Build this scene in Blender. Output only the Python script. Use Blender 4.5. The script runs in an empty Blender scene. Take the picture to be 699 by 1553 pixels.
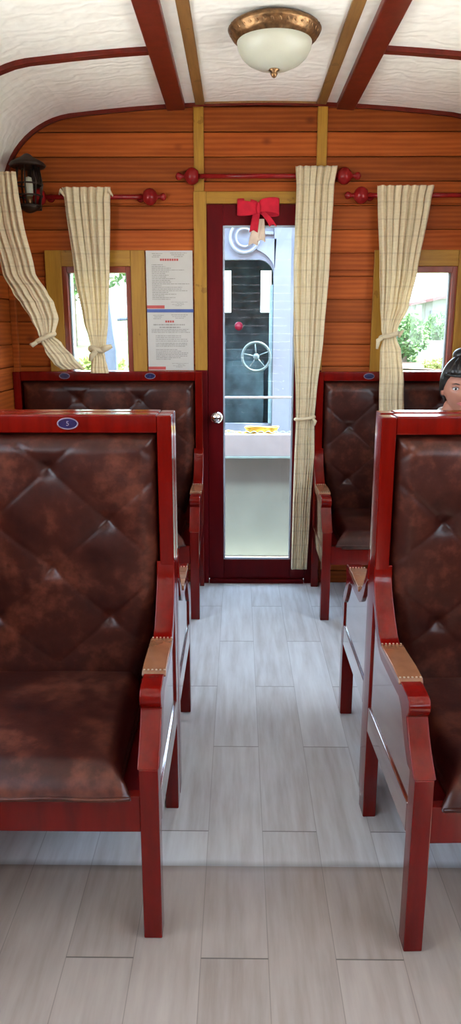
import bpy, bmesh, math, random
from mathutils import Vector, Matrix, noise
random.seed(7)
PI = math.pi
SC = bpy.context.scene
COL = SC.collection

# ------------------------------------------------------------------ helpers
def tag(o, label=None, cat=None, group=None, kind=None):
    if label: o['label'] = label
    if cat: o['category'] = cat
    if group: o['group'] = group
    if kind: o['kind'] = kind
    return o

def empty(name, loc=(0, 0, 0), rz=0.0, label=None, cat=None, group=None):
    o = bpy.data.objects.new(name, None); COL.objects.link(o)
    o.location = loc; o.rotation_euler = (0, 0, rz); o.empty_display_size = .1
    return tag(o, label, cat, group)

class MB:
    def __init__(s):
        s.bm = bmesh.new()
    def box(s, x0, x1, y0, y1, z0, z1, M=None):
        vs = [s.bm.verts.new(Vector(p) if M is None else M @ Vector(p)) for p in
              [(x0,y0,z0),(x1,y0,z0),(x1,y1,z0),(x0,y1,z0),(x0,y0,z1),(x1,y0,z1),(x1,y1,z1),(x0,y1,z1)]]
        for f in [(0,3,2,1),(4,5,6,7),(0,1,5,4),(1,2,6,5),(2,3,7,6),(3,0,4,7)]:
            s.bm.faces.new([vs[i] for i in f])
        return s
    def prism(s, pts, a, b, axis='x'):
        """polygon pts extruded from a to b; axis x: pts are (y,z); y: (x,z); z: (x,y)"""
        def P(p, t):
            return {'x': (t, p[0], p[1]), 'y': (p[0], t, p[1]), 'z': (p[0], p[1], t)}[axis]
        A = [s.bm.verts.new(P(p, a)) for p in pts]; B = [s.bm.verts.new(P(p, b)) for p in pts]
        n = len(pts)
        s.bm.faces.new(A[::-1]); s.bm.faces.new(B)
        for i in range(n):
            s.bm.faces.new([A[i], A[(i+1) % n], B[(i+1) % n], B[i]])
        bmesh.ops.recalc_face_normals(s.bm, faces=s.bm.faces[:])
        return s
    def lathe(s, prof, c=(0,0,0), n=24, M=None):
        c = Vector(c); rings = []
        for r, z in prof:
            ring = []
            for k in range(n):
                a = 2*PI*k/n
                p = Vector((r*math.cos(a), r*math.sin(a), z))
                if M is not None: p = M @ p
                ring.append(s.bm.verts.new(p + c))
            rings.append(ring)
        for A, B in zip(rings, rings[1:]):
            for k in range(n):
                s.bm.faces.new([A[k], A[(k+1) % n], B[(k+1) % n], B[k]])
        s.bm.faces.new(rings[0][::-1]); s.bm.faces.new(rings[-1])
        return s
    def tube(s, pts, r, n=10, closed=False):
        pts = [Vector(p) for p in pts]; N = len(pts); rings = []
        prev = None
        for i, p in enumerate(pts):
            if closed: t = (pts[(i+1) % N] - pts[i-1]).normalized()
            else: t = (pts[min(i+1, N-1)] - pts[max(i-1, 0)]).normalized()
            if prev is None:
                u = t.orthogonal().normalized()
            else:
                u = (prev - t*prev.dot(t)).normalized()
            prev = u; w = t.cross(u)
            rr = r[i] if isinstance(r, (list, tuple)) else r
            rings.append([s.bm.verts.new(p + rr*(math.cos(2*PI*k/n)*u + math.sin(2*PI*k/n)*w)) for k in range(n)])
        for i in range(N if closed else N-1):
            A, B = rings[i], rings[(i+1) % N]
            for k in range(n):
                s.bm.faces.new([A[k], A[(k+1) % n], B[(k+1) % n], B[k]])
        if not closed:
            s.bm.faces.new(rings[0][::-1]); s.bm.faces.new(rings[-1])
        return s
    def ball(s, c, r, seg=16, sc=(1,1,1), M=None):
        T = Matrix.Translation(c) @ (M or Matrix.Identity(4)) @ Matrix.Diagonal((r*sc[0], r*sc[1], r*sc[2], 1))
        bmesh.ops.create_uvsphere(s.bm, u_segments=seg, v_segments=max(6, seg*2//3), radius=1, matrix=T)
        return s
    def grid(s, f, nu, nv):
        V = [[s.bm.verts.new(f(i/nu, j/nv)) for j in range(nv+1)] for i in range(nu+1)]
        for i in range(nu):
            for j in range(nv):
                s.bm.faces.new([V[i][j], V[i+1][j], V[i+1][j+1], V[i][j+1]])
        return V
    def build(s, name, mat, parent=None, smooth=False, bevel=0, seg=2, solid=0, kind=None):
        me = bpy.data.meshes.new(name)
        bmesh.ops.recalc_face_normals(s.bm, faces=s.bm.faces[:])
        s.bm.to_mesh(me); s.bm.free()
        o = bpy.data.objects.new(name, me); COL.objects.link(o)
        if mat: me.materials.append(mat)
        if smooth:
            for p in me.polygons: p.use_smooth = True
        if solid:
            m = o.modifiers.new('s', 'SOLIDIFY'); m.thickness = solid; m.offset = 0
        if bevel:
            m = o.modifiers.new('b', 'BEVEL'); m.width = bevel; m.segments = seg; m.limit_method = 'ANGLE'; m.angle_limit = R(40)
            for p in me.polygons: p.use_smooth = True
            w = o.modifiers.new('w', 'WEIGHTED_NORMAL'); w.keep_sharp = True
        if parent: o.parent = parent
        if kind: o['kind'] = kind
        return o
R = math.radians
def struct(o): o['kind'] = 'structure'; return o

def copy_tree(o, parent=None):
    c = o.copy(); COL.objects.link(c)
    if parent is not None:
        c.parent = parent
    for ch in [k for k in bpy.data.objects if k.parent == o]:
        copy_tree(ch, c)
    return c

# ------------------------------------------------------------------ materials
class NT:
    def __init__(s, name):
        s.m = bpy.data.materials.new(name); s.m.use_nodes = True
        s.t = s.m.node_tree; s.n = s.t.nodes; s.b = s.n['Principled BSDF']
    def new(s, ty, **kw):
        x = s.n.new(ty)
        for k, v in kw.items(): setattr(x, k, v)
        return x
    def link(s, a, b): s.t.links.new(a, b)
    def put(s, inp, v):
        if hasattr(v, 'links') or isinstance(v, bpy.types.NodeSocket): s.link(v, inp)
        else: inp.default_value = v
    def math(s, op, a, b=0.0, c=None):
        x = s.new('ShaderNodeMath', operation=op)
        s.put(x.inputs[0], a); s.put(x.inputs[1], b)
        if c is not None: s.put(x.inputs[2], c)
        return x.outputs[0]
    def coord(s, scale=(1,1,1), kind='Object', off=(0,0,0)):
        c = s.new('ShaderNodeTexCoord'); mp = s.new('ShaderNodeMapping')
        mp.inputs['Scale'].default_value = scale; mp.inputs['Location'].default_value = off
        s.link(c.outputs[kind], mp.inputs[0]); return mp.outputs[0]
    def pos(s):
        g = s.new('ShaderNodeNewGeometry'); x = s.new('ShaderNodeSeparateXYZ')
        s.link(g.outputs['Position'], x.inputs[0]); return x.outputs
    def noise(s, vec, scale=5, detail=4, rough=.5):
        x = s.new('ShaderNodeTexNoise'); s.link(vec, x.inputs['Vector'])
        x.inputs['Scale'].default_value = scale; x.inputs['Detail'].default_value = detail; x.inputs['Roughness'].default_value = rough
        return x.outputs['Fac']
    def ramp(s, fac, stops):
        x = s.new('ShaderNodeValToRGB'); s.link(fac, x.inputs[0]); e = x.color_ramp.elements
        while len(e) < len(stops): e.new(.5)
        for k, (p, c) in enumerate(stops):
            e[k].position = p; e[k].color = (*c, 1) if len(c) == 3 else c
        return x.outputs[0]
    def mix(s, fac, a, b, mode='MIX'):
        x = s.new('ShaderNodeMix', data_type='RGBA', blend_type=mode)
        s.put(x.inputs[0], fac)
        for i, v in ((6, a), (7, b)):
            if isinstance(v, tuple): x.inputs[i].default_value = (*v, 1) if len(v) == 3 else v
            else: s.link(v, x.inputs[i])
        return x.outputs[2]
    def bump(s, h, strength=.3, dist=.01):
        x = s.new('ShaderNodeBump'); x.inputs['Strength'].default_value = strength; x.inputs['Distance'].default_value = dist
        s.link(h, x.inputs['Height']); s.link(x.outputs[0], s.b.inputs['Normal'])
    def base(s, v):
        s.put(s.b.inputs['Base Color'], (*v, 1) if isinstance(v, tuple) and len(v) == 3 else v)
    def set(s, **kw):
        for k, v in kw.items():
            s.b.inputs[{'rough': 'Roughness', 'metal': 'Metallic', 'coat': 'Coat Weight', 'coatr': 'Coat Roughness', 'spec': 'Specular IOR Level',
                        'trans': 'Transmission Weight', 'sheen': 'Sheen Weight', 'alpha': 'Alpha'}[k]].default_value = v
        return s

def simple(name, col, rough=.5, metal=0, var=.12, scale=20, coat=0, bump=0):
    t = NT(name); v = t.coord()
    n = t.noise(v, scale, 4)
    d = tuple(c*(1-var) for c in col); l = tuple(min(1, c*(1+var)) for c in col)
    t.base(t.ramp(n, [(.3, d), (.7, l)])); t.set(rough=rough, metal=metal, coat=coat)
    if bump: t.bump(n, bump, .003)
    return t.m

MAT = {}
def mk_lacquer(name, dark, light, rough=.16, coat=.12, spec=.18):
    t = NT(name); v = t.coord((9, 9, 1.2))
    n = t.noise(v, 3, 5, .6)
    t.base(t.ramp(n, [(.25, dark), (.75, light)]))
    t.set(rough=rough, coat=coat, coatr=.06, spec=spec)
    return t.m
MAT['lacquer'] = mk_lacquer('mahogany_lacquer', (.082, .0014, .0008), (.160, .0030, .0012))
MAT['lacquer'].node_tree.nodes['Principled BSDF'].inputs['Coat IOR'].default_value = 1.7
MAT['lacquer'].node_tree.nodes['Principled BSDF'].inputs['Coat Weight'].default_value = .2
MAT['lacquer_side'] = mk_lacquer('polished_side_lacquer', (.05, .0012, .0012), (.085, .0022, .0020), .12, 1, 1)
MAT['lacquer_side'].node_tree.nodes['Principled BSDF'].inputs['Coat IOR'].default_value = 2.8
MAT['door_red'] = mk_lacquer('door_lacquer', (.075, .0014, .0030), (.115, .0022, .0042), .35, .0, .1)
MAT['beam_red'] = mk_lacquer('beam_lacquer', (.08, .007, .004), (.14, .014, .007), .35, .1)
MAT['knob_red'] = mk_lacquer('knob_lacquer', (.16, .006, .007), (.26, .01, .01), .2)

def mk_leather():
    t = NT('brown_leather'); v = t.coord()
    a = t.noise(v, 7, 5, .62); b = t.noise(v, 38, 4, .6); c = t.noise(v, 260, 2)
    m = t.math('ADD', t.math('MULTIPLY', a, .75), t.math('MULTIPLY', b, .25))
    t.base(t.ramp(m, [(.33, (.017, .0026, .0020)), (.5, (.038, .0075, .0045)), (.66, (.115, .031, .017))]))
    t.set(rough=.31, spec=.30)
    t.bump(t.math('ADD', t.math('MULTIPLY', c, .4), b), .18, .002)
    return t.m
MAT['leather'] = mk_leather()
MAT['pad'] = simple('tan_arm_leather', (.20, .075, .032), .25, var=.15, scale=25, coat=.6)

def mk_planks(name='pine_planks', horiz='x'):
    t = NT(name); x, y, z = t.pos()
    h = x if horiz == 'x' else y
    row = t.math('FLOOR', t.math('DIVIDE', t.math('SUBTRACT', z, .069), .109))
    w = t.new('ShaderNodeTexWhiteNoise', noise_dimensions='1D'); t.link(row, w.inputs['W'])
    cb = t.new('ShaderNodeCombineXYZ')
    t.link(t.math('ADD', h, t.math('MULTIPLY', w.outputs[0], 9)), cb.inputs[0]); t.link(t.math('MULTIPLY', z, 11), cb.inputs[1])
    n = t.noise(cb.outputs[0], 2.2, 6, .62)
    wv = t.new('ShaderNodeTexWave', wave_type='BANDS', bands_direction='Y'); t.link(cb.outputs[0], wv.inputs[0])
    wv.inputs['Scale'].default_value = 1.3; wv.inputs['Distortion'].default_value = 5; wv.inputs['Detail'].default_value = 3; wv.inputs['Detail Scale'].default_value = .8
    f = t.math('ADD', t.math('ADD', t.math('MULTIPLY', n, .6), .12), t.math('MULTIPLY', wv.outputs['Fac'], .16))
    col = t.ramp(f, [(.2, (.15, .024, .004)), (.5, (.27, .056, .009)), (.8, (.42, .105, .018))])
    # knots
    cb2 = t.new('ShaderNodeCombineXYZ'); t.link(t.math('ADD', h, t.math('MULTIPLY', w.outputs[0], 5)), cb2.inputs[0]); t.link(t.math('MULTIPLY', z, 1.5), cb2.inputs[1])
    vo = t.new('ShaderNodeTexVoronoi'); t.link(cb2.outputs[0], vo.inputs['Vector']); vo.inputs['Scale'].default_value = 3.2
    k = t.ramp(vo.outputs['Distance'], [(.03, (1, 1, 1)), (.1, (0, 0, 0))])
    col = t.mix(t.math('MULTIPLY', k, .65), col, (.10, .016, .006))
    hv = t.new('ShaderNodeHueSaturation'); t.link(col, hv.inputs['Color'])
    t.link(t.math('ADD', .8, t.math('MULTIPLY', w.outputs[0], .45)), hv.inputs['Value'])
    t.base(hv.outputs[0]); t.set(rough=.5, spec=.12); t.bump(n, .12, .003)
    return t.m
MAT['planks'] = mk_planks(); MAT['planks_side'] = mk_planks('pine_planks_side', 'y')

def mk_yellow(name, dark, light, sc):
    t = NT(name); v = t.coord(sc); n = t.noise(v, 3, 6, .65)
    b = t.noise(t.coord((4, 4, 4)), 3, 3)
    c = t.ramp(n, [(.25, dark), (.75, light)])
    c = t.mix(t.math('MULTIPLY', t.math('GREATER_THAN', b, .68), .4), c, (dark[0]*.5, dark[1]*.45, dark[2]*.5))
    t.base(c); t.set(rough=.45, spec=.3); return t.m
MAT['yellow_v'] = mk_yellow('yellow_wood_upright', (.25, .11, .010), (.41, .205, .022), (22, 22, 1.6))
MAT['yellow_h'] = mk_yellow('yellow_wood_level', (.25, .11, .010), (.41, .205, .022), (1.6, 22, 22))
MAT['strip'] = mk_yellow('ceiling_strip_wood', (.15, .065, .018), (.27, .13, .038), (20, 1.6, 20))
MAT['win_in'] = mk_lacquer('window_rebate_red', (.16, .028, .012), (.24, .045, .02), .35, .1)

def mk_ceiling():
    t = NT('embossed_wallpaper'); v = t.coord()
    n = t.noise(v, 14, 3, .55)
    wv = t.new('ShaderNodeTexWave', wave_type='RINGS'); t.link(v, wv.inputs[0]); wv.inputs['Scale'].default_value = 6
    wv.inputs['Distortion'].default_value = 9; wv.inputs['Detail'].default_value = 2; wv.inputs['Detail Scale'].default_value = 1.6
    t.base(t.ramp(n, [(.3, (.84, .79, .72)), (.7, (.90, .86, .80))])); t.set(rough=.6)
    t.bump(t.math('ADD', wv.outputs['Fac'], n), .32, .005)
    return t.m
MAT['ceiling'] = mk_ceiling()

def mk_floor():
    t = NT('vinyl_plank_floor'); x, y, z = t.pos()
    u = t.math('DIVIDE', t.math('ADD', x, 3.06), .149)
    ci = t.math('FLOOR', u); fu = t.math('FRACT', u)
    par = t.math('MODULO', ci, 2.0)
    vv = t.math('ADD', t.math('DIVIDE', t.math('ADD', y, 5.458 + .0), .85), t.math('MULTIPLY', par, .5))
    ri = t.math('FLOOR', vv); fv = t.math('FRACT', vv)
    du = t.math('MULTIPLY', t.math('MINIMUM', fu, t.math('SUBTRACT', 1, fu)), .149)
    dv = t.math('MULTIPLY', t.math('MINIMUM', fv, t.math('SUBTRACT', 1, fv)), .85)
    seam_u = t.math('MULTIPLY', t.math('LESS_THAN', du, .0011), .35)
    seam_v = t.math('MULTIPLY', t.math('LESS_THAN', dv, .0018), .75)
    seam = t.math('MAXIMUM', seam_u, seam_v)
    w = t.new('ShaderNodeTexWhiteNoise', noise_dimensions='2D'); cb = t.new('ShaderNodeCombineXYZ')
    t.link(ci, cb.inputs[0]); t.link(ri, cb.inputs[1]); t.link(cb.outputs[0], w.inputs['Vector'])
    c2 = t.new('ShaderNodeCombineXYZ'); t.link(t.math('MULTIPLY', x, 14), c2.inputs[0])
    t.link(t.math('ADD', t.math('MULTIPLY', y, 1.3), t.math('MULTIPLY', w.outputs[0], 7)), c2.inputs[1])
    n = t.noise(c2.outputs[0], 2.5, 6, .6); blot = t.noise(t.coord(), 2.2, 4)
    f = t.math('ADD', t.math('MULTIPLY', n, .6), t.math('ADD', t.math('MULTIPLY', w.outputs[0], .12), t.math('MULTIPLY', blot, .28)))
    col = t.ramp(f, [(.30, (.29, .255, .235)), (.5, (.40, .37, .355)), (.72, (.50, .475, .46))])
    col = t.mix(seam, col, (.06, .05, .045))
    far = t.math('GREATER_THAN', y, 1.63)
    col = t.mix(1.0, col, t.mix(far, (.82, .72, .64), (1.42, 1.56, 1.66)), 'MULTIPLY')  # paler vinyl sheet past the joint, with bluish door light mixed into its colour
    # grimy crossing joint beside the front benches
    wob = t.math('MULTIPLY', t.math('SUBTRACT', t.noise(t.coord((1, 1, 1)), 6, 2), .5), .03)
    jd = t.math('ABSOLUTE', t.math('SUBTRACT', t.math('ADD', y, wob), 1.63))
    j = t.ramp(jd, [(.0, (1, 1, 1)), (.022, (0, 0, 0))])
    col = t.mix(t.math('MULTIPLY', j, .55), col, (.10, .085, .075))
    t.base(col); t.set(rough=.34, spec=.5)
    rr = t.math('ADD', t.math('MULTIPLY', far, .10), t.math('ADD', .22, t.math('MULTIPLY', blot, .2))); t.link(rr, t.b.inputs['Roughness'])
    t.bump(t.math('SUBTRACT', n, seam), .15, .002)
    return t.m
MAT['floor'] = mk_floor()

def mk_cloth():
    t = NT('cream_curtain_cloth'); v = t.coord()
    sp = t.new('ShaderNodeSeparateXYZ'); t.link(v, sp.inputs[0])
    hz = t.math('LESS_THAN', t.math('FRACT', t.math('MULTIPLY', sp.outputs[2], 13)), .10)
    n = t.noise(t.coord((6, 6, 30)), 4, 4)
    c = t.ramp(n, [(.3, (.76, .63, .41)), (.7, (.84, .72, .50))])
    c = t.mix(t.math('MULTIPLY', hz, .25), c, (.44, .34, .21))
    t.base(c); t.set(rough=.85, sheen=.3)
    tr = t.new('ShaderNodeBsdfTranslucent'); t.link(c, tr.inputs[0])
    ms = t.new('ShaderNodeMixShader'); ms.inputs[0].default_value = .35
    out = t.n['Material Output']
    t.link(t.b.outputs[0], ms.inputs[1]); t.link(tr.outputs[0], ms.inputs[2]); t.link(ms.outputs[0], out.inputs[0])
    t.bump(n, .2, .002)
    return t.m
MAT['curtain'] = mk_cloth()

def mk_glass(name, tint, refl=1.0):
    t = NT(name); t.n.remove(t.b)
    tr = t.new('ShaderNodeBsdfTransparent'); tr.inputs[0].default_value = (*tint, 1)
    gl = t.new('ShaderNodeBsdfGlossy'); gl.inputs['Roughness'].default_value = .02
    fr = t.new('ShaderNodeFresnel'); fr.inputs[0].default_value = 1.45; tr.inputs[0].default_value = (*[c**.5 for c in tint], 1)
    ms = t.new('ShaderNodeMixShader'); geo = t.new('ShaderNodeNewGeometry'); t.link(t.math('MULTIPLY', fr.outputs[0], t.math('SUBTRACT', refl, geo.outputs['Backfacing'])), ms.inputs[0])
    t.link(tr.outputs[0], ms.inputs[1]); t.link(gl.outputs[0], ms.inputs[2]); t.link(ms.outputs[0], t.n['Material Output'].inputs[0])
    return t.m
MAT['glass'] = mk_glass('window_glass', (.80, .84, .82))
MAT['tinted_glass'] = mk_glass('tinted_window_glass', (.85, .88, .87))
MAT['door_glass'] = mk_glass('door_glass', (.78, .84, .86))
MAT['bronze'] = simple('antique_bronze', (.20, .105, .045), .34, .8, var=.5, scale=60, bump=.5)
MAT['dark_bronze'] = simple('dark_bronze', (.035, .02, .014), .45, .6, var=.3)
MAT['chrome'] = simple('chrome', (.75, .75, .76), .12, 1, var=.03)
MAT['brass'] = simple('button_brass', (.42, .30, .2), .3, .7)
def mk_globe():
    t = NT('frosted_globe'); t.base((.48, .47, .38)); t.set(rough=.35)
    t.b.inputs['Subsurface Weight'].default_value = .3
    t.b.inputs['Subsurface Radius'].default_value = (.03, .03, .02)
    return t.m
MAT['globe'] = mk_globe()
MAT['paper'] = simple('notice_paper', (.47, .44, .40), .4, var=.03, coat=.4)
MAT['ink'] = simple('grey_print', (.26, .235, .215), .6, var=.1)
MAT['red_print'] = simple('red_print', (.42, .055, .045), .5, var=.1)
MAT['blue_strip'] = simple('blue_strip', (.05, .09, .28), .5)
MAT['plate_blue'] = simple('plate_enamel', (.006, .008, .055), .2, var=.2, coat=.8)
MAT['plate_rim'] = simple('plate_rim', (.22, .16, .20), .35, .3)
MAT['ribbon'] = simple('red_ribbon', (.50, .004, .022), .9, var=.15, scale=30)
MAT['ribbon_tail'] = simple('beige_ribbon', (.62, .47, .36), .6)
MAT['white_paint'] = simple('pale_blue_paint', (.33, .37, .44), .4, var=.04)
MAT['cab_paint'] = simple('cab_blue_paint', (.17, .20, .25), .5, var=.04)
MAT['grey_paint'] = simple('grey_green_paint', (.17, .22, .225), .45, var=.08, scale=6)
MAT['sill'] = simple('beige_sill', (.42, .38, .30), .5)
MAT['teal'] = simple('dark_teal_paint', (.13, .27, .30), .5, var=.45, scale=9)
MAT['teal_light'] = simple('pale_teal_edge', (.22, .36, .40), .4)
MAT['rope'] = simple('yellow_rope', (.80, .55, .07), .7, var=.3, scale=60)
MAT['wheel'] = simple('hand_wheel_metal', (.10, .15, .16), .4, .3)
MAT['signal_red'] = simple('red_lens', (.5, .03, .08), .3)
MAT['roof_outer'] = simple('roof_outer_paint', (.2, .2, .2), .6)
MAT['ground'] = simple('lawn_ground', (.10, .14, .04), .9, var=.5, scale=1.2, bump=.5)
MAT['earth'] = simple('red_earth', (.18, .11, .07), .95, var=.3, scale=4)
MAT['bark'] = simple('bark', (.14, .11, .08), .9, var=.3)
MAT['mast'] = simple('mast_blue_grey', (.05, .068, .10), .5, var=.1)
MAT['wall_white'] = simple('white_render', (.22, .225, .225), .8, var=.08, scale=2)
MAT['roof_white'] = simple('pale_metal_roof', (.15, .155, .165), .5, var=.05)
MAT['fascia'] = simple('pink_fascia', (.12, .05, .05), .6)
MAT['dark_window'] = simple('house_window_glass', (.10, .13, .15), .15)
def mk_leaf(name, a, b):
    t = NT(name); i = t.noise(t.coord(), 3, 3)
    c = t.ramp(i, [(.3, a), (.7, b)]); t.base(c); t.set(rough=.6)
    tr = t.new('ShaderNodeBsdfTranslucent'); t.link(c, tr.inputs[0]); ms = t.new('ShaderNodeMixShader'); ms.inputs[0].default_value = .4
    t.link(t.b.outputs[0], ms.inputs[1]); t.link(tr.outputs[0], ms.inputs[2]); t.link(ms.outputs[0], t.n['Material Output'].inputs[0])
    return t.m
MAT['leaf'] = mk_leaf('leaf_green', (.045, .11, .035), (.11, .20, .065))
MAT['leaf2'] = mk_leaf('leaf_yellow_green', (.14, .20, .04), (.22, .25, .07))
MAT['skin'] = simple('skin', (.46, .20, .135), .45, var=.05, scale=8)
MAT['hair'] = simple('black_hair', (.012, .010, .010), .35, var=.4, scale=60)
MAT['shirt'] = simple('cream_shirt', (.62, .56, .48), .8, var=.05)
MAT['trousers'] = simple('dark_trousers', (.03, .035, .05), .8)
MAT['shoe'] = simple('black_shoe', (.02, .02, .02), .4)
MAT['lips'] = simple('lips', (.48, .13, .12), .4)
MAT['eye_white'] = simple('eye_white', (.75, .72, .70), .2, var=.02)
MAT['iris'] = simple('dark_iris', (.02, .012, .01), .15)

# ------------------------------------------------------------------ room
XC = .10; HW = 1.24; YE = 3.825; YB = -2.9
XL, XR = XC - HW, XC + HW
ROWS = [(.069 - .109 + .109*k, .069 + .109*k) for k in range(0, 23)]

def arc_z(dx):                      # ceiling height at a distance from the centre line
    dx = abs(dx)
    if dx <= .86:
        return 2.376 - .062*dx*dx
    t = min(1, (dx - .86)/.38)
    return 2.330 - .018*t - .345*(1 - math.sqrt(max(0, 1 - t*t)))

# end wall of planks with openings
def plank_wall(name, spans, openings, place, mat, zmax=2.5):
    """place(a0,a1,z0,z1,mb) adds one board; openings list (a0,a1,z0,z1)"""
    mb = MB()
    for z0, z1 in ROWS:
        z0c, z1c = max(0, z0 + .0022), min(zmax, z1 - .0022)
        if z1c <= z0c: continue
        cuts = sorted({z0c, z1c, *[z for o in openings for z in o[2:4] if z0c < z < z1c]})
        for za, zb in zip(cuts, cuts[1:]):
            segs = [spans]
            for (a0, a1, b0, b1) in openings:
                if b0 < (za+zb)/2 < b1:
                    ns = []
                    for s0, s1 in segs:
                        if a1 <= s0 or a0 >= s1: ns.append((s0, s1)); continue
                        if a0 > s0: ns.append((s0, a0))
                        if a1 < s1: ns.append((a1, s1))
                    segs = ns
            for s0, s1 in segs: place(s0, s1, za, zb, mb)
    return mb
WIN_L = (-.862, -.545, 1.125, 1.625); WIN_R = (2*XC + .545, 2*XC + .862, 1.125, 1.625)
DOOR = (-.160, .360, 0, 1.932)
def pl_end(a0, a1, z0, z1, mb): mb.box(a0, a1, YE, YE+.022, z0, z1)
mb = plank_wall('wall_front', (XL-.03, XR+.03), [WIN_L, WIN_R, DOOR], pl_end, None, 2.42)
mb.box(XL-.03, WIN_L[0], YE+.018, YE+.05, 0, 2.42).box(WIN_R[1], XR+.03, YE+.018, YE+.05, 0, 2.42)
mb.box(WIN_L[0], WIN_L[1], YE+.018, YE+.05, 0, WIN_L[2]).box(WIN_L[0], WIN_L[1], YE+.018, YE+.05, WIN_L[3], 2.42)
mb.box(WIN_R[0], WIN_R[1], YE+.018, YE+.05, 0, WIN_L[2]).box(WIN_R[0], WIN_R[1], YE+.018, YE+.05, WIN_L[3], 2.42)
mb.box(WIN_L[1], DOOR[0], YE+.018, YE+.05, 0, 2.42).box(DOOR[1], WIN_R[0], YE+.018, YE+.05, 0, 2.42).box(DOOR[0], DOOR[1], YE+.018, YE+.05, DOOR[3], 2.42)
struct(mb.build('wall_front', MAT['planks'], bevel=.002, seg=1))

# side walls with big windows
SIDEW = [(-2.70, -1.42), (-1.30, -.02), (.10, 1.38), (1.50, 2.90)]
SW0, SW1 = 1.13, 1.90
for side, X, sg in (('left', XL, -1), ('right', XR, 1)):
    ops = [(a, b, SW0, SW1) for a, b in SIDEW]
    def pl(a0, a1, z0, z1, mb, X=X, sg=sg): mb.box(min(X, X+sg*.022), max(X, X+sg*.022), a0, a1, z0, z1)
    mb = plank_wall('w', (YB, YE+.02), ops, pl, None, 2.0)
    for a, b in [(YB, SIDEW[0][0])] + [(SIDEW[i][1], SIDEW[i+1][0]) for i in range(3)] + [(SIDEW[3][1], YE+.05)]:
        mb.box(min(X+sg*.018, X+sg*.05), max(X+sg*.018, X+sg*.05), a, b, 0, 2.0)
    for a, b in SIDEW:
        mb.box(min(X+sg*.018, X+sg*.05), max(X+sg*.018, X+sg*.05), a, b, 0, SW0)
        mb.box(min(X+sg*.018, X+sg*.05), max(X+sg*.018, X+sg*.05), a, b, SW1, 2.0)
    struct(mb.build('wall_'+side, MAT['planks_side'], bevel=.002, seg=1))
# wall behind the camera
mb = plank_wall('w', (XL-.03, XR+.03), [], lambda a, b, c, d, m: m.box(a, b, YB-.03, YB, c, d), None, 2.42)
struct(mb.build('wall_back', MAT['planks']))

# floor
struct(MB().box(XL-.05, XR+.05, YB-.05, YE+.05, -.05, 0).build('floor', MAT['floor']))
# ceiling shell
def ceil_pts(n=60):
    P = []
    for k in range(n+1):
        dx = -HW-.012 + (2*HW+.024)*k/n
        a = abs(dx)
        P.append((XC+dx, arc_z(min(a, HW))))
    return P
CA = [.86 + .38*math.sin(R(a)) for a in range(6, 91, 6)]
CH = [.02*k for k in range(1, 44)]
CP = [(XC - d, arc_z(d)) for d in CA[::-1]] + [(XC - d, arc_z(d)) for d in CH[::-1]] + [(XC, arc_z(0))] + [(XC + d, arc_z(d)) for d in CH] + [(XC + d, arc_z(d)) for d in CA]
CP = [(XL-.03, 1.964)] + CP + [(XR+.03, 1.964)]
outer = [(x + (.04 if x > XC else -.04)*(abs(x-XC) > .9), z + .05) for x, z in CP]
struct(MB().prism(CP + outer[::-1], YB-.04, YE+.05, 'y').build('ceiling', MAT['ceiling']))
# ceiling beams: a band that follows the curve, from dx a..b over y range
def curve_band(a, b, y0, y1, th, n=8, drop=0.0, up=.01):
    xs = [a + (b-a)*k/n for k in range(n+1)]
    lo = [(XC+x, arc_z(x) - th - drop) for x in xs]; hi = [(XC+x, arc_z(x) + up) for x in xs]
    return MB().prism(lo + hi[::-1], y0, y1, 'y')
n_tr = [0]
def trim(mb, mat, bevel=.003):
    n_tr[0] += 1
    return struct(mb.build('trim_%d' % n_tr[0], mat, bevel=bevel))
for s in (-1, 1):
    trim(curve_band(*sorted((s*.355, s*.440)), YB, YE, .026, 3), MAT['beam_red'], .006)
    trim(curve_band(*sorted((s*.262, s*.306)), YB, YE, .010, 2), MAT['strip'])
    for yc in (3.095, 1.95, .8, -.35, -1.5):
        trim(curve_band(*sorted((s*.44, s*1.12)), yc-.02, yc+.02, .018, 12), MAT['beam_red'])
trim(curve_band(-.262, .262, YE-.022, YE, .008, 8), MAT['strip'])
# red arc moulding where the ceiling meets the end wall
arc = []
for x, z in CP[1:-1]: arc.append((x, z))
mb = MB(); n = len(arc)
inn = []
for i, (x, z) in enumerate(arc):
    a = arc[max(0, i-1)]; b = arc[min(n-1, i+1)]
    t = Vector((b[0]-a[0], b[1]-a[1])).normalized(); nrm = Vector((t.y, -t.x))
    inn.append((x + nrm.x*.017, z + nrm.y*.017))
for i in range(n-1):
    q = [arc[i], arc[i+1], inn[i+1], inn[i]]
    A = [mb.bm.verts.new((p[0], YE-.018, p[1])) for p in q]; B = [mb.bm.verts.new((p[0], YE, p[1])) for p in q]
    mb.bm.faces.new(A); mb.bm.faces.new(B[::-1])
    for k in range(4): mb.bm.faces.new([A[k], B[k], B[(k+1) % 4], A[(k+1) % 4]])
bmesh.ops.remove_doubles(mb.bm, verts=mb.bm.verts[:], dist=1e-5)
trim(mb, MAT['beam_red'], 0)

# yellow posts above the door casing
for s in (-1, 1):
    trim(MB().box(*sorted((XC+s*.268, XC+s*.316)), YE-.012, YE, 1.985, 2.362), MAT['yellow_v'])
# cable cover under the left lamp corner / corner posts of the side walls
for s, X in ((-1, XL), (1, XR)):
    trim(MB().box(*sorted((X, X-s*.03)), YE-.03, YE, 0, 1.97), MAT['planks'])

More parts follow.
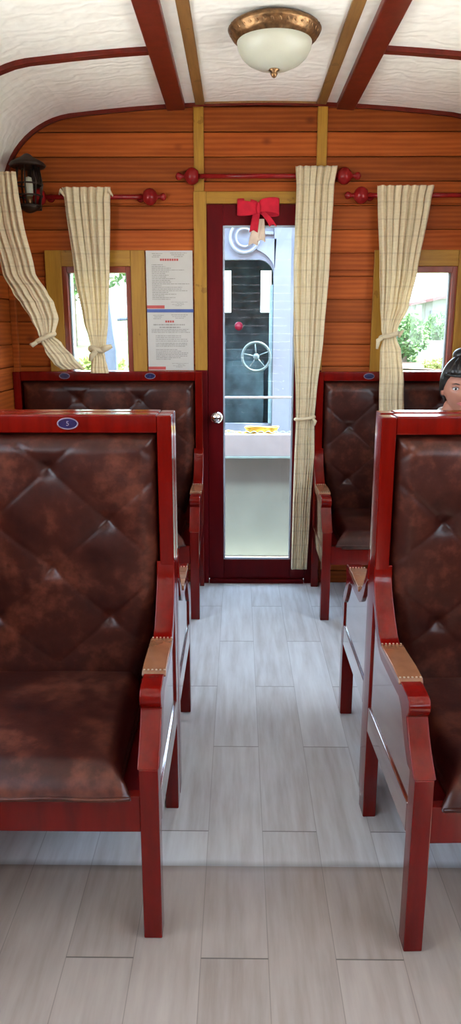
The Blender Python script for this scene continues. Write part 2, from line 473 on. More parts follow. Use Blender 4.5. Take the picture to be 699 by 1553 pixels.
# door
dr = empty('door_1', (XC, YE, 0)); struct(dr)
def loc(o, p):                       # keep world coordinates under a parent placed elsewhere
    o.matrix_parent_inverse = Matrix.Translation(-Vector(p)); return o
def under(mb, name, mat, par, **kw):
    o = mb.build(name, mat, par, **kw); o.matrix_parent_inverse = par.matrix_basis.inverted(); return o
C0 = XC
under(MB().box(-.220, -.158, YE-.016, YE+.01, 1.14, 1.985).box(.358, .420, YE-.016, YE+.01, 1.14, 1.985), 'door_casing', MAT['yellow_v'], dr, bevel=.003)
under(MB().box(-.158, .358, YE-.016, YE+.01, 1.930, 1.985), 'door_lintel', MAT['yellow_h'], dr, bevel=.003)
under(MB().box(-.220, -.158, YE-.016, YE+.01, .0, 1.14).box(.358, .420, YE-.016, YE+.01, .0, 1.14), 'shaded_lower_casing', MAT['door_red'], dr, bevel=.003)  # casing in shade below the bench top, put in as dark red
leaf = MB().box(-.158, -.078, YE, YE+.035, .022, 1.930).box(.280, .358, YE, YE+.035, .022, 1.930)
leaf.box(-.078, .280, YE, YE+.035, 1.832, 1.930).box(-.078, .280, YE, YE+.035, .022, .132)
under(leaf, 'door_leaf', MAT['door_red'], dr, bevel=.003)
under(MB().box(-.078, .280, YE+.014, YE+.019, .132, 1.832), 'door_glass', MAT['door_glass'], dr)
g = MB()
for a in ((-.0785, -.070, .132, 1.832), (.272, .2805, .132, 1.832)): g.box(a[0], a[1], YE-.002, YE+.012, a[2], a[3])
g.box(-.07, .272, YE-.002, YE+.012, 1.824, 1.8325).box(-.07, .272, YE-.002, YE+.012, .1315, .140)
under(g, 'glazing_bead', MAT['white_paint'], dr)
Mx = Matrix.Rotation(R(90), 4, 'X')
h = MB().lathe([(.001, 0), (.022, 0), (.024, .005), (.014, .01), (.010, .028), (.020, .036), (.031, .05), (.031, .066), (.016, .078), (.001, .080)], (-.112, YE, .905), 20, Mx)
under(h, 'door_handle', MAT['chrome'], dr, smooth=True)
under(MB().box(-.155, .355, YE-.02, YE+.05, 0, .022), 'threshold', MAT['door_red'], dr, bevel=.003)

# end windows
def end_window(name, W):
    x0, x1, z0, z1 = W
    e = empty(name, ((x0+x1)/2, YE, z0)); struct(e)
    ox0, ox1, oz0, oz1 = x0-.092, x1+.082, z0-.085, z1+.093
    if x0 > 0: ox0, ox1 = x0-.082, x1+.092
    under(MB().box(ox0, x0-.012, YE-.018, YE, oz0, oz1).box(x1+.012, ox1, YE-.018, YE, oz0, oz1), 'window_frame_side', MAT['yellow_v'], e, bevel=.003)
    under(MB().box(x0-.012, x1+.012, YE-.018, YE, z1+.018, oz1).box(x0-.012, x1+.012, YE-.018, YE, oz0, z0-.012), 'window_frame_bar', MAT['yellow_h'], e, bevel=.003)
    m = MB().box(x0-.012, x0+.012, YE-.010, YE+.05, z0-.012, z1+.018).box(x1-.012, x1+.012, YE-.010, YE+.05, z0-.012, z1+.018)
    m.box(x0+.012, x1-.012, YE-.010, YE+.05, z1-.012, z1+.018).box(x0+.012, x1-.012, YE-.010, YE+.05, z0-.012, z0+.012)
    under(m, 'window_sash', MAT['win_in'], e, bevel=.002)
    m = MB().box(x0+.012, x0+.019, YE+.02, YE+.05, z0+.012, z1-.012).box(x1-.019, x1-.012, YE+.02, YE+.05, z0+.012, z1-.012)
    under(m, 'white_glazing_bar', MAT['wall_white'], e)
    under(MB().box(x0+.012, x1-.012, YE+.028, YE+.032, z0+.012, z1-.012), 'window_pane', MAT['tinted_glass'], e)
end_window('window_1', WIN_L); end_window('window_2', WIN_R)
k = 3
for X, sg in ((XL, -1), (XR, 1)):
    for a, b in SIDEW:
        e = empty('window_%d' % k, (X, (a+b)/2, SW0)); struct(e); k += 1
        f = MB()
        xx = sorted((X - sg*.015, X))
        for (c0, c1, d0, d1) in ((a-.055, a, SW0-.06, SW1+.05), (b, b+.055, SW0-.06, SW1+.05), (a, b, SW1, SW1+.05), (a, b, SW0-.06, SW0)):
            f.box(xx[0], xx[1], c0, c1, d0, d1)
        under(f, 'window_frame', MAT['yellow_v'], e, bevel=.003)
        xx = sorted((X, X + sg*.045)); f = MB()
        for (c0, c1, d0, d1) in ((a, a+.03, SW0, SW1), (b-.03, b, SW0, SW1), ((a+b)/2-.012, (a+b)/2+.012, SW0+.03, SW1-.03), (a+.03, b-.03, SW1-.03, SW1), (a+.03, b-.03, SW0, SW0+.03)):
            f.box(xx[0], xx[1], c0, c1, d0, d1)
        under(f, 'window_sash', MAT['win_in'], e, bevel=.002)
        xx = sorted((X + sg*.025, X + sg*.029))
        under(MB().box(xx[0], xx[1], a+.03, b-.03, SW0+.03, SW1-.03), 'window_pane', MAT['glass'], e)

# ------------------------------------------------------------------ bench
BW = .955; BD = .53; H2 = BW/2
def make_bench():
    e = empty('train_bench')
    L = MAT['lacquer']
    # local: front face at y=0, back at y=BD, facing -y ; x from -H2..H2
    for s in (-1, 1):
        X = lambda a: a if s > 0 else -a
        def bx(m, a, b, *r): return m.box(min(s*a, s*b), max(s*a, s*b), *r)
        bx(MB(), H2-.042, H2, .0, .046, 0, .432).build('front_leg', L, e, bevel=.003)
        bx(MB(), H2-.037, H2, BD-.062, BD-.003, 0, 1.135).build('back_post', L, e, bevel=.003)
        up = [(0, .432), (.018, .446), (.045, .472), (.070, .505), (.086, .532), (.078, .540), (.071, .550), (.070, .562), (.076, .574), (.088, .580),
              (.13, .583), (.20, .580), (.27, .578), (.345, .582), (.378, .598), (.408, .628), (.436, .660), (.456, .69), (.466, .72), (.469, .75)]
        lowc = [(.449, .64), (.42, .595), (.385, .560), (.345, .543), (.25, .540), (.16, .540), (.135, .525), (.115, .495), (.085, .455), (.060, .432)]
        prof = up + [(BD-.055, .75), (BD-.055, .66)] + lowc
        a, b = sorted((s*(H2-.046), s*(H2+.002)))
        arm = MB().prism(prof, a, b, 'x').build('arm_rest', L, e, bevel=.006, seg=3)
        pp = [(.150, .580), (.158, .589), (.21, .592), (.28, .590), (.335, .589), (.343, .583), (.343, .575), (.150, .575)]
        a, b = sorted((s*(H2-.050), s*(H2+.006)))
        pad = MB().prism(pp, a, b, 'x').build('arm_pad', MAT['pad'], arm, bevel=.004, seg=3)
        for yy in (.156, .337):
            tk = MB()
            for q in range(6): tk.ball((s*(H2-.044+.0092*q), yy, .5905), .0027, 8, (1, 1, .6))
            tk.build('tack_row', MAT['brass'], arm, smooth=True)['kind'] = 'stuff'
        # side panel filling between arm and seat rail
        pn = [(.045, .33), (BD-.06, .33), (BD-.06, .70)] + lowc + [(.045, .432)]
        a, b = sorted((s*(H2-.022), s*(H2-.005)))
        MB().prism(pn, a, b, 'x').build('side_panel', MAT['lacquer_side'], e)
        bx(MB(), H2-.030, H2, .05, BD-.062, .272, .345).build('side_rail', MAT['lacquer_side'], e, bevel=.003)
    MB().box(-H2+.042, H2-.042, .006, .032, .275, .364).build('seat_rail', L, e, bevel=.002)
    MB().box(-H2+.03, H2-.03, .034, BD-.06, .325, .352).build('seat_deck', MAT['door_red'], e, bevel=.002)
    MB().box(-H2+.037, H2-.037, BD-.06, BD-.004, 1.09, 1.137).build('top_rail', L, e, bevel=.004)
    MB().box(-H2+.037, H2-.037, BD-.02, BD-.006, .25, 1.09).build('back_board', L, e)
    # tufted back
    rowsA = [1.0, .73]; rowsB = [.862, .592]
    off = [H2-.172, H2-.317, 0, -(H2-.317), -(H2-.172)]
    cols = [.3055, .16, 0, -.16, -.3055]
    B = [(x, z) for z in rowsB for x in (.3055, 0, -.3055)] + [(x, z) for z in rowsA for x in (.1575, -.1575)]
    x0, x1, z0, z1 = -H2+.039, H2-.039, .40, 1.088
    def seg_d(p, a, b):
        ab = (b[0]-a[0], b[1]-a[1]); t = ((p[0]-a[0])*ab[0] + (p[1]-a[1])*ab[1])/(ab[0]**2+ab[1]**2)
        t = max(0, min(1, t)); return math.hypot(p[0]-a[0]-ab[0]*t, p[1]-a[1]-ab[1]*t)
    segs = []
    ext = B + [(x, z) for z in rowsA for x in (.46, -.46)] + [(x, z) for z in (1.13,) for x in (.3055, 0, -.3055)] + [(x, .46) for x in (.1575, -.1575, .46, -.46)]
    for i, p in enumerate(ext):
        for q in ext[i+1:]:
            if .1 < abs(p[0]-q[0]) < .2 and .1 < abs(p[1]-q[1]) < .15: segs.append((p, q))
    def tuft(u, v):
        z = z0 + (z1-z0)*v
        nar = .050*max(0, (.72 - z)/.30)**1.5          # lower corners round in
        xa, xb = x0 + nar, x1 - nar
        x = xa + (xb-xa)*u
        ex = min(x-xa, xb-x, (z1-z)*1.0)
        edge = math.sqrt(max(0, 1-(1-min(1, ex/.05))**2))
        h = .052*edge
        d = min(seg_d((x, z), a, b) for a, b in segs)
        h -= .0022*math.exp(-(d/.005)**2)*edge + .0008*math.exp(-(d/.03)**2)*edge
        db = min(math.hypot(x-p[0], z-p[1]) for p in B)
        h -= .011*math.exp(-(db/.018)**2) + .005*math.exp(-(db/.05)**2)
        h += .004*noise.noise(Vector((x*9, z*9, 3)))*edge
        return Vector((x, BD-.022 - h, z))
    m = MB(); m.grid(tuft, 150, 120)
    back = m.build('backrest', MAT['leather'], e, smooth=True)
    for p in B:
        yy = BD-.022-.052+.024+.012
        MB().ball((p[0], yy-.008, p[1]), .011, 12, (1, .5, 1)).build('button', MAT['leather'], back, smooth=True)
    # seat cushion
    def cush(u, v):
        # u around profile front->back over the top, v across the width
        y = -.012 + (BD-.062)*u if u > 0 else -.012
        t = min(1, u/.16); prof_z = .368 + .058*math.sqrt(max(0, 1-(1-t)**2)) + .012*u
        horn = .036*math.exp(-(u/.11)**2)
        hw = H2-.094 + horn
        x = -hw + 2*hw*v
        ex = min(x+hw, hw-x); ed = math.sqrt(max(0, 1-(1-min(1, ex/.035))**2))
        z = .366 + (prof_z-.366)*ed*(1 if u > .02 else .6)
        z += .007*math.sin(PI*u)*math.sin(PI*v)*2 + .003*noise.noise(Vector((x*8, y*8, 1)))
        return Vector((x, y - .006*math.sin(PI*min(1, v))*max(0, 1-u*6), z))
    m = MB(); V = m.grid(cush, 60, 80)
    seat = m.build('seat_cushion', MAT['leather'], e, smooth=True)
    m2 = MB().box(-H2+.088, H2-.088, .000, BD-.06, .350, .372); m2.build('cushion_base', MAT['leather'], e, bevel=.008, seg=3)
    MB().tube([(-H2+.06 + (BW-.12)*k/20, -.015, .371 + .002*math.sin(k*1.3)) for k in range(21)], .0045, 8).build('seat_piping', MAT['leather'], seat, smooth=True)
    for s in (-1, 1):
        px = s*(H2-.262)
        def oval(a, b, y0, y1): return MB().prism([(px + a*math.cos(2*PI*k/28), 1.1145 + b*math.sin(2*PI*k/28)) for k in range(28)], y0, y1, 'y')
        pl = oval(.026, .0145, BD-.0635, BD-.060).build('number_plate', MAT['plate_blue'], e)
        rp = [(px + .0255*math.cos(2*PI*k/28), BD-.0635, 1.1145 + .0138*math.sin(2*PI*k/28)) for k in range(28)]
        MB().tube(rp, .0016, 6, closed=True).build('plate_rim', MAT['plate_rim'], pl, smooth=True)
    return e
def add_mark(bench, s, txt):
    """small pale numeral on the oval plate"""
    cu = bpy.data.curves.new('numeral', 'FONT'); cu.body = txt; cu.size = .017; cu.align_x = 'CENTER'; cu.align_y = 'CENTER'; cu.extrude = .0006
    o = bpy.data.objects.new('tmp', cu); COL.objects.link(o); dg = bpy.context.evaluated_depsgraph_get()
    me = bpy.data.meshes.new_from_object(o.evaluated_get(dg)); bpy.data.objects.remove(o)
    me.transform(Matrix.Translation((s*(H2-.262), BD-.0648, 1.1145)) @ Matrix.Rotation(R(90), 4, 'X'))
    n = bpy.data.objects.new('numeral', me); COL.objects.link(n); me.materials.clear(); me.materials.append(MAT['plate_rim'])
    plates = [c for c in bpy.data.objects if c.parent == bench and c.name.startswith('number_plate')]
    plates.sort(key=lambda c: s*-sum(v.co.x for v in c.data.vertices))
    n.parent = plates[0]
XBL = -.170 - H2; XBR = .362 + H2
proto = make_bench()
BG = 'mahogany train benches along the aisle'
spots = [
    (XBL, 1.395, 0, 'large red bench with tufted brown leather nearest on the left, numbered oval plate on top'),
    (XBL, 1.93+BD, PI, 'bench turned away, back to back with the near left bench'),
    (XBL-.012, 3.29, 0, 'red bench against the end wall below the posted notices, left of the door'),
    (XBR+.008, 1.378, R(1.8), 'large red lacquered bench with tufted leather nearest on the right, cut by the photo edge'),
    (XBR+.006, 1.925+BD, PI, 'bench turned away, back to back with the near right bench, glinting arm and dark legs'),
    (XBR+.028, 3.285, 0, 'red bench against the end wall right of the glass door, where the person sits'),
]
benches = []
for i, (x, y, rz, lab) in enumerate(spots):
    b = proto if i == 0 else copy_tree(proto)
    b.location = (x, y, 0); b.rotation_euler.z = rz
    tag(b, lab, 'bench', BG); benches.append(b)
add_mark(benches[0], 1, '5')

# ------------------------------------------------------------------ curtains
def curtain(name, rows, pleats, label, depth=.018, parent=None, seed=0, lean=None):
    """rows: (z, xl, xr, y) top to bottom"""
    zs = [r[0] for r in rows]
    def f(u, v):
        t = v*(len(rows)-1); i = min(int(t), len(rows)-2); w = t-i; w2 = w*w*(3-2*w)*.5 + w*.5
        a, b = rows[i], rows[i+1]
        z = a[0]+(b[0]-a[0])*w; xl = a[1]+(b[1]-a[1])*w2; xr = a[2]+(b[2]-a[2])*w2; y = a[3]+(b[3]-a[3])*w2
        dz = a[4]+(b[4]-a[4])*w2 if len(a) > 4 else 0
        ph = 2*PI*pleats*u + .6*math.sin(3*v*PI+seed)
        wid = xr-xl
        return Vector((xl + wid*u + .004*math.sin(ph*1.0+1.2), y + depth*.6*math.sin(ph)*min(1, .35+wid*3.4) + .004*math.sin(2.3*ph+seed), z + dz*(u-.5)))
    m = MB(); m.grid(f, pleats*14, 26*(len(rows)-1)//2 + 20)
    return m
GC = 'cream curtains at the carriage end wall'
# left window curtain
e = empty('window_curtain', (-.72, 3.74, 1.12), 0, 'short cream curtain in front of the left end window, knotted just above the bench top', 'curtain', GC)
m = curtain('c', [(1.995, -.842, -.612, 3.755), (1.93, -.834, -.618, 3.755), (1.60, -.800, -.630, 3.755), (1.38, -.765, -.645, 3.75), (1.27, -.737, -.662, 3.745), (1.245, -.728, -.672, 3.742)], 6, '')
under(m, 'drape', MAT['curtain'], e, smooth=True, solid=.002)
m = curtain('c', [(1.245, -.724, -.676, 3.742), (1.20, -.735, -.665, 3.74), (1.13, -.742, -.652, 3.735)], 4, '', .01)
under(m, 'drape_tail', MAT['curtain'], e, smooth=True, solid=.002)
m = MB().tube([(-.700 + .036*math.cos(a), 3.742+.026*math.sin(a), 1.247 + .008*math.sin(2*a)) for a in [2*PI*k/20 for k in range(20)]], .012, 8, closed=True)
under(m, 'tie_band', MAT['curtain'], e, smooth=True)
m = MB().tube([(-.675, 3.722, 1.246), (-.65, 3.715, 1.254), (-.625, 3.712, 1.262)], [.012, .016, .010], 10).tube([(-.70, 3.715, 1.24), (-.725, 3.712, 1.215), (-.735, 3.712, 1.19)], [.012, .014, .006], 8)
under(m, 'tie_bow', MAT['curtain'], e, smooth=True)
m = MB()
for x in (-.842, -.612): m.tube([(x-.012, 3.76, 1.965), (x+.0, 3.735, 1.978), (x+.014, 3.75, 1.955)], [.004, .009, .004], 8)
under(m, 'heading_loop', MAT['curtain'], e, smooth=True)
# right window curtain
e = empty('window_curtain', (.76, 3.72, .9), 0, 'cream curtain gathered over the left part of the right end window, tail over the bench', 'curtain', GC)
m = curtain('c', [(2.0, .648, .915, 3.755), (1.93, .655, .905, 3.755), (1.62, .676, .858, 3.75), (1.45, .684, .822, 3.735), (1.345, .694, .772, 3.715), (1.31, .700, .765, 3.706)], 7, '')
under(m, 'drape', MAT['curtain'], e, smooth=True, solid=.002)
m = curtain('c', [(1.31, .702, .762, 3.705), (1.24, .688, .790, 3.70), (1.08, .692, .812, 3.70), (.92, .698, .822, 3.70)], 4, '', .012)
under(m, 'drape_tail', MAT['curtain'], e, smooth=True, solid=.002)
m = MB().tube([(.733 + .042*math.cos(a), 3.706+.024*math.sin(a), 1.313 + .010*math.cos(a)) for a in [2*PI*k/20 for k in range(20)]], .011, 8, closed=True)
m.tube([(.772, 3.69, 1.322), (.790, 3.685, 1.335), (.776, 3.682, 1.305)], [.010, .012, .005], 8).tube([(.70, 3.69, 1.305), (.677, 3.685, 1.29), (.672, 3.682, 1.25)], [.010, .013, .006], 8)
under(m, 'tie_bow', MAT['curtain'], e, smooth=True)
# door curtain
e = empty('door_curtain', (.35, 3.75, .1), 0, 'long cream curtain hanging to the floor over the right edge of the glass door', 'curtain', GC)
m = curtain('c', [(2.085, .262, .456, 3.755), (2.0, .268, .444, 3.755), (1.65, .262, .434, 3.755), (1.3, .270, .415, 3.755), (1.02, .286, .388, 3.75), (.90, .288, .380, 3.75), (.70, .285, .385, 3.75), (.40, .283, .372, 3.755), (.10, .280, .362, 3.755)], 6, '', .016)
under(m, 'drape', MAT['curtain'], e, smooth=True, solid=.002)
m = MB().tube([(.336 + .048*math.cos(a), 3.752+.026*math.sin(a), .905 + .006*math.cos(a)) for a in [2*PI*k/24 for k in range(24)]], .008, 8, closed=True)
m.tube([(.375, 3.735, .905), (.386, 3.72, .892), (.382, 3.72, .872)], [.007, .009, .004], 8)
under(m, 'tie_band', MAT['curtain'], e, smooth=True)
# side curtain, tied, tail lying toward the window sill
e = empty('side_curtain', (-.95, 3.5, 1.2), 0, 'cream curtain slanting in from the left photo edge below the lantern, tied low', 'curtain', GC)
m = curtain('c', [(2.015, -1.118, -.985, 3.50), (1.93, -1.118, -.980, 3.50), (1.82, -1.118, -.968, 3.50), (1.59, -1.073, -.926, 3.50), (1.50, -1.028, -.872, 3.50), (1.46, -1.000, -.848, 3.50), (1.39, -.962, -.832, 3.50), (1.33, -.932, -.850, 3.50), (1.30, -.922, -.862, 3.50)], 5, '', .02)
under(m, 'drape', MAT['curtain'], e, smooth=True, solid=.002)
m = curtain('c', [(1.305, -.922, -.862, 3.50, .02), (1.265, -.905, -.825, 3.505, .03), (1.20, -.870, -.775, 3.52, .03), (1.158, -.850, -.735, 3.56, .0)], 4, '', .01)
under(m, 'drape_tail', MAT['curtain'], e, smooth=True, solid=.002)
m = MB().tube([(-.893 + .042*math.cos(a), 3.50+.03*math.sin(a), 1.305 + .018*math.cos(a)) for a in [2*PI*k/20 for k in range(20)]], .010, 8, closed=True)
m.tube([(-.93, 3.48, 1.285), (-.95, 3.475, 1.272), (-.96, 3.475, 1.278)], [.009, .011, .005], 8)
under(m, 'tie_band', MAT['curtain'], e, smooth=True)

# curtain rods
def finial(c, sg, big_first):
    """ball + neck + small ball along x"""
    Mr = Matrix.Rotation(R(90)*sg, 4, 'Y')
    if big_first:
        pr = [(.001, -.034), (.012, -.034), (.026, -.030), (.037, -.014), (.040, 0), (.037, .013), (.024, .027), (.010, .034), (.008, .044), (.014, .052), (.018, .062), (.014, .072), (.001, .078)]
    return MB().lathe(pr, c, 24, Mr)
def rod(x0, x1, z, y, label, f0, f1):
    e = empty('curtain_rod', ((x0+x1)/2, y, z), 0, label, 'curtain rod', 'red wooden curtain rods on the end wall')
    under(MB().tube([(x0, y, z), (x1, y, z)], .011, 12), 'rod', MAT['knob_red'], e, smooth=True)
    if f0: under(finial((x0, y, z), -1, True), 'finial', MAT['knob_red'], e, smooth=True)
    if f1: under(finial((x1, y, z), 1, True), 'finial', MAT['knob_red'], e, smooth=True)
    for x in (x0+.05, x1-.05):
        under(MB().tube([(x, YE, z), (x, y, z)], .009, 10).lathe([(.001, 0), (.02, 0), (.018, .008), (.001, .01)], (x, YE, z), 16, Matrix.Rotation(R(90), 4, 'X')), 'bracket', MAT['knob_red'], e, smooth=True)
rod(-.96, -.425, 1.957, 3.787, 'red wooden rod with ball ends above the left end window', True, True)
rod(-.225, .50, 2.048, 3.787, 'red wooden rod with ball ends above the glass door', True, True)
rod(.580, 1.28, 1.962, 3.787, 'red wooden rod above the right end window, holding the gathered curtain', True, False)
e = empty('curtain_rod', (-1.08, 2.8, 2.0), 0, 'red wooden rod along the left side wall holding the curtain below the lantern', 'curtain rod', 'red wooden curtain rods on the end wall')
under(MB().tube([(-1.09, 2.6, 1.995), (-1.09, 3.60, 1.995)], .010, 12), 'rod', MAT['knob_red'], e, smooth=True)
under(MB().tube([(XL, 3.58, 1.995), (-1.09, 3.58, 1.995)], .008, 10).tube([(XL, 2.65, 1.995), (-1.09, 2.65, 1.995)], .008, 10), 'bracket', MAT['knob_red'], e, smooth=True)
# small wall peg near the top of the end wall
# ------------------------------------------------------------------ lantern
e = empty('wall_lantern', (-.985, YE, 2.0), 0, 'dark bronze caged lantern on the end wall in the upper left corner', 'lantern')
lc = (-.985, 3.715)
under(MB().box(-1.015, -.955, YE-.012, YE, 1.90, 2.10).tube([(-.985, YE-.01, 2.08), (-.985, 3.77, 2.115), (-.985, 3.715, 2.118)], .008, 8), 'wall_bracket', MAT['dark_bronze'], e, bevel=.003)
under(MB().lathe([(.001, 2.135), (.015, 2.13), (.03, 2.118), (.075, 2.095), (.085, 2.083), (.078, 2.075), (.02, 2.078), (.001, 2.078)], (*lc, 0), 24), 'lantern_cap', MAT['dark_bronze'], e, smooth=True)
cg = MB()
for k in range(8):
    a = 2*PI*k/8
    cg.tube([(lc[0]+.05*math.cos(a), lc[1]+.05*math.sin(a), 2.078), (lc[0]+.064*math.cos(a), lc[1]+.064*math.sin(a), 2.0), (lc[0]+.05*math.cos(a), lc[1]+.05*math.sin(a), 1.905)], .0045, 6)
for z, r in ((2.0, .064), (1.95, .06), (1.907, .052)):
    cg.tube([(lc[0]+r*math.cos(2*PI*k/24), lc[1]+r*math.sin(2*PI*k/24), z) for k in range(24)], .004, 6, closed=True)
under(cg, 'lantern_cage', MAT['dark_bronze'], e, smooth=True)
under(MB().lathe([(.001, 1.875), (.02, 1.88), (.05, 1.897), (.052, 1.905), (.001, 1.906)], (*lc, 0), 20), 'lantern_base', MAT['dark_bronze'], e, smooth=True)
under(MB().lathe([(.001, 1.948), (.016, 1.95), (.020, 1.965), (.020, 2.0), (.015, 2.03), (.001, 2.035)], (*lc, 0), 16), 'lantern_bulb', MAT['globe'], e, smooth=True)
under(MB().lathe([(.001, 1.906), (.014, 1.906), (.014, 1.948), (.001, 1.949)], (*lc, 0), 16), 'bulb_socket', MAT['bronze'], e, smooth=True)

# ------------------------------------------------------------------ ceiling lamp
LX, LY = .122, 2.90; LZ = arc_z(.02)
e = empty('ceiling_lamp', (LX, LY, LZ), 0, 'round bronze-rimmed ceiling lamp with frosted glass bowl above the aisle', 'ceiling lamp')
pr = [(.001, 0), (.125, 0), (.140, -.004), (.154, -.012), (.163, -.024), (.160, -.032), (.152, -.040), (.149, -.050), (.141, -.058), (.135, -.064), (.132, -.066), (.120, -.060), (.001, -.05)]
pr = [(r, z*.92) for r, z in pr]
rim = under(MB().lathe(pr, (LX, LY, LZ), 64), 'lamp_rim', MAT['bronze'], e, smooth=True)
lv = MB()
for k in range(36):
    a = 2*PI*k/36
    P = []
    for t in (0, .25, .5, .75, 1):
        rr = .160 - .022*t; aa = a + .16*t
        P.append((LX + rr*math.cos(aa), LY + rr*math.sin(aa), LZ - .016 - .036*t))
    lv.tube(P, [.001, .0055, .007, .0055, .001], 6)
lv.build('leaf_relief', MAT['bronze'], rim, smooth=True)
under(MB().lathe([(.130, -.056), (.131, -.062), (.127, -.082), (.115, -.104), (.094, -.123), (.065, -.137), (.03, -.144), (.001, -.145)], (LX, LY, LZ), 48), 'glass_bowl', MAT['globe'], e, smooth=True)
under(MB().lathe([(.001, -.142), (.018, -.143), (.019, -.148), (.010, -.152), (.013, -.158), (.008, -.168), (.001, -.172)], (LX, LY, LZ), 20), 'bottom_finial', MAT['bronze'], e, smooth=True)
for ly in (.9, -1.1):
    c = copy_tree(e); c.location = (LX, ly, LZ)
    tag(c, 'round bronze-rimmed ceiling lamp further back along the aisle, outside the photo' , 'ceiling lamp', 'ceiling lamps out of view')

# ------------------------------------------------------------------ notices
def notice(name, z0, z1, title, sub, body, label):
    e = empty(name, (-.343, YE-.004, z0), 0, label, 'notice', 'notices on the end wall')
    x0, x1 = -.458, -.228; y = YE-.006
    under(MB().box(x0, x1, y, YE, z0, z1), 'paper_sheet', MAT['paper'], e)
    rnd = random.Random(len(label))
    ink = MB()
    def line(a, b, z, h=.0032):
        x = a
        while x < b-.004:
            w = min(b-x, rnd.uniform(.006, .022)); ink.box(x, x+w-.0022, y-.0006, y, z-h/2, z+h/2); x += w
    H = z1-z0
    # letterheads
    for k, (a, b) in enumerate(((.03, .085), (.035, .075), (.03, .07))): line(x0+a, x0+b, z1-.014-.008*k, .0028)
    for k, (a, b) in enumerate(((.12, .205), (.125, .195), (.14, .185))): line(x0+a, x0+b, z1-.012-.008*k, .0028)
    for (a, b, z) in sub: line(x0+a, x0+b, z0+z*H, .006)
    for (a, b, z) in body: line(x0+a, x0+b, z0+z*H)
    for k, (a, b) in enumerate(((.12, .205), (.15, .185), (.125, .19), (.14, .175))): line(x0+a, x0+b, z0+.034-.006*k, .0022)
    under(ink, 'printed_text', MAT['ink'], e)['kind'] = 'stuff'
    red = MB(); a, b, z = title
    x = x0+a
    while x < x0+b: red.box(x, x+.009, y-.0007, y, z0+z*H-.005, z0+z*H+.005); x += .0115
    under(red, 'red_title', MAT['red_print'], e)
    under(MB().box(x0, x0+.088, y-.0007, y, z0+.003, z0+.018), 'red_label', MAT['red_print'], e)
b1 = []
zz = .76
ends = [.085, .10, .125, .19, .115, .10, .115, .10, .145, .12, .125, .215, .08, .18, .175, .205, .11, .15, .09, .145, .12]
for k, en in enumerate(ends): b1.append((.028, en, zz)); zz -= .0295
notice('wall_notice', 1.440, 1.717, (.07, .155, .845), [], b1[:21], 'upper of the two white notices left of the door, many short lines of print')
b2 = [(.02, .21, .71), (.02, .20, .685), (.02, .215, .66)] + [(.04, e_, .60-.03*k) for k, e_ in enumerate((.17, .17, .205, .205))] + [(.04, .2, .47), (.04, .2, .445), (.04, .19, .42)] + [(.04, e_, .36-.028*k) for k, e_ in enumerate((.15, .17, .205, .2, .2, .17, .12))]
notice('wall_notice', 1.140, 1.424, (.09, .135, .845), [(.03, .19, .79), (.06, .17, .745)], b2, 'lower of the two white notices left of the door, just above the bench')
tag(MB().box(-.458, -.226, YE-.008, YE, 1.4245, 1.4395).build('blue_strip', MAT['blue_strip']), 'thin blue strip between the two white notices', 'strip')

# ------------------------------------------------------------------ ribbon bow on the door
e = empty('ribbon_bow', (.092, 3.80, 1.9), 0, 'red ribbon bow with beige tails fixed over the top of the door glass', 'ribbon')
def ribbon_loop(s):
    m = MB(); W = .074
    def f(u, v):
        a = 2*PI*u
        x = s*(.004 + .048*(1-math.cos(a))); y = -.018*math.sin(a)*(1) - .012
        z = (v-.5)*(W*(.62 + .38*math.sin(a/2))) + .008*math.sin(a*1.0)*s + .004*math.cos(7*v)
        return Vector((.092+x, 3.815+y-.01, 1.908+z))
    m.grid(f, 28, 8); return m
under(ribbon_loop(-1), 'bow_loop', MAT['ribbon'], e, smooth=True, solid=.002)
under(ribbon_loop(1), 'bow_loop', MAT['ribbon'], e, smooth=True, solid=.002)
under(MB().ball((.092, 3.782, 1.905), .016, 14, (.8, .6, 1.7)), 'bow_knot', MAT['ribbon'], e, smooth=True)
def tail(x0, x1, z0, z1, w, y, sg=1):
    m = MB()
    def f(u, v): return Vector((x0+(x1-x0)*v + (u-.5)*w*(1+.2*v), y + .004*math.sin(6*v+u*2), z0+(z1-z0)*v + (abs(u-.5)*.024-.0)*(v**6)*-1))
    m.grid(f, 6, 14); return m
under(tail(.085, .070, 1.89, 1.808, .034, 3.792), 'bow_tail', MAT['ribbon'], e, smooth=True, solid=.0015)
under(tail(.105, .165, 1.90, 1.835, .030, 3.795), 'bow_tail', MAT['ribbon'], e, smooth=True, solid=.0015)
under(tail(.095, .068, 1.86, 1.748, .040, 3.800), 'beige_tail', MAT['ribbon_tail'], e, smooth=True, solid=.0015)
under(tail(.105, .108, 1.86, 1.765, .034, 3.803), 'beige_tail', MAT['ribbon_tail'], e, smooth=True, solid=.0015)

# ------------------------------------------------------------------ outside: gangway and neighbouring cab
struct(MB().box(-.75, .95, YE+.05, 4.34, -.06, -.002).build('gangway_floor', MAT['sill']))
e = empty('gangway_gate', (.1, 4.32, 0), 0, 'low painted steel gate outside the door, pale upper band and grey lower panel', 'gate')
under(MB().box(-.55, .75, 4.30, 4.33, .006, .612), 'lower_panel', MAT['grey_paint'], e, bevel=.004)
under(MB().box(-.55, .75, 4.285, 4.345, .615, .748), 'upper_band', MAT['white_paint'], e, bevel=.006)
under(MB().box(-.55, .75, 4.282, 4.30, .606, .616), 'ledge_strip', MAT['teal_light'], e)
under(MB().tube([(-.55, 4.34, .955), (.75, 4.34, .955)], .007, 10), 'hand_rail', MAT['white_paint'], e, smooth=True)
for x in (-.5, .70): under(MB().tube([(x, 4.34, .74), (x, 4.34, .955)], .009, 8), 'rail_post', MAT['white_paint'], e, smooth=True)
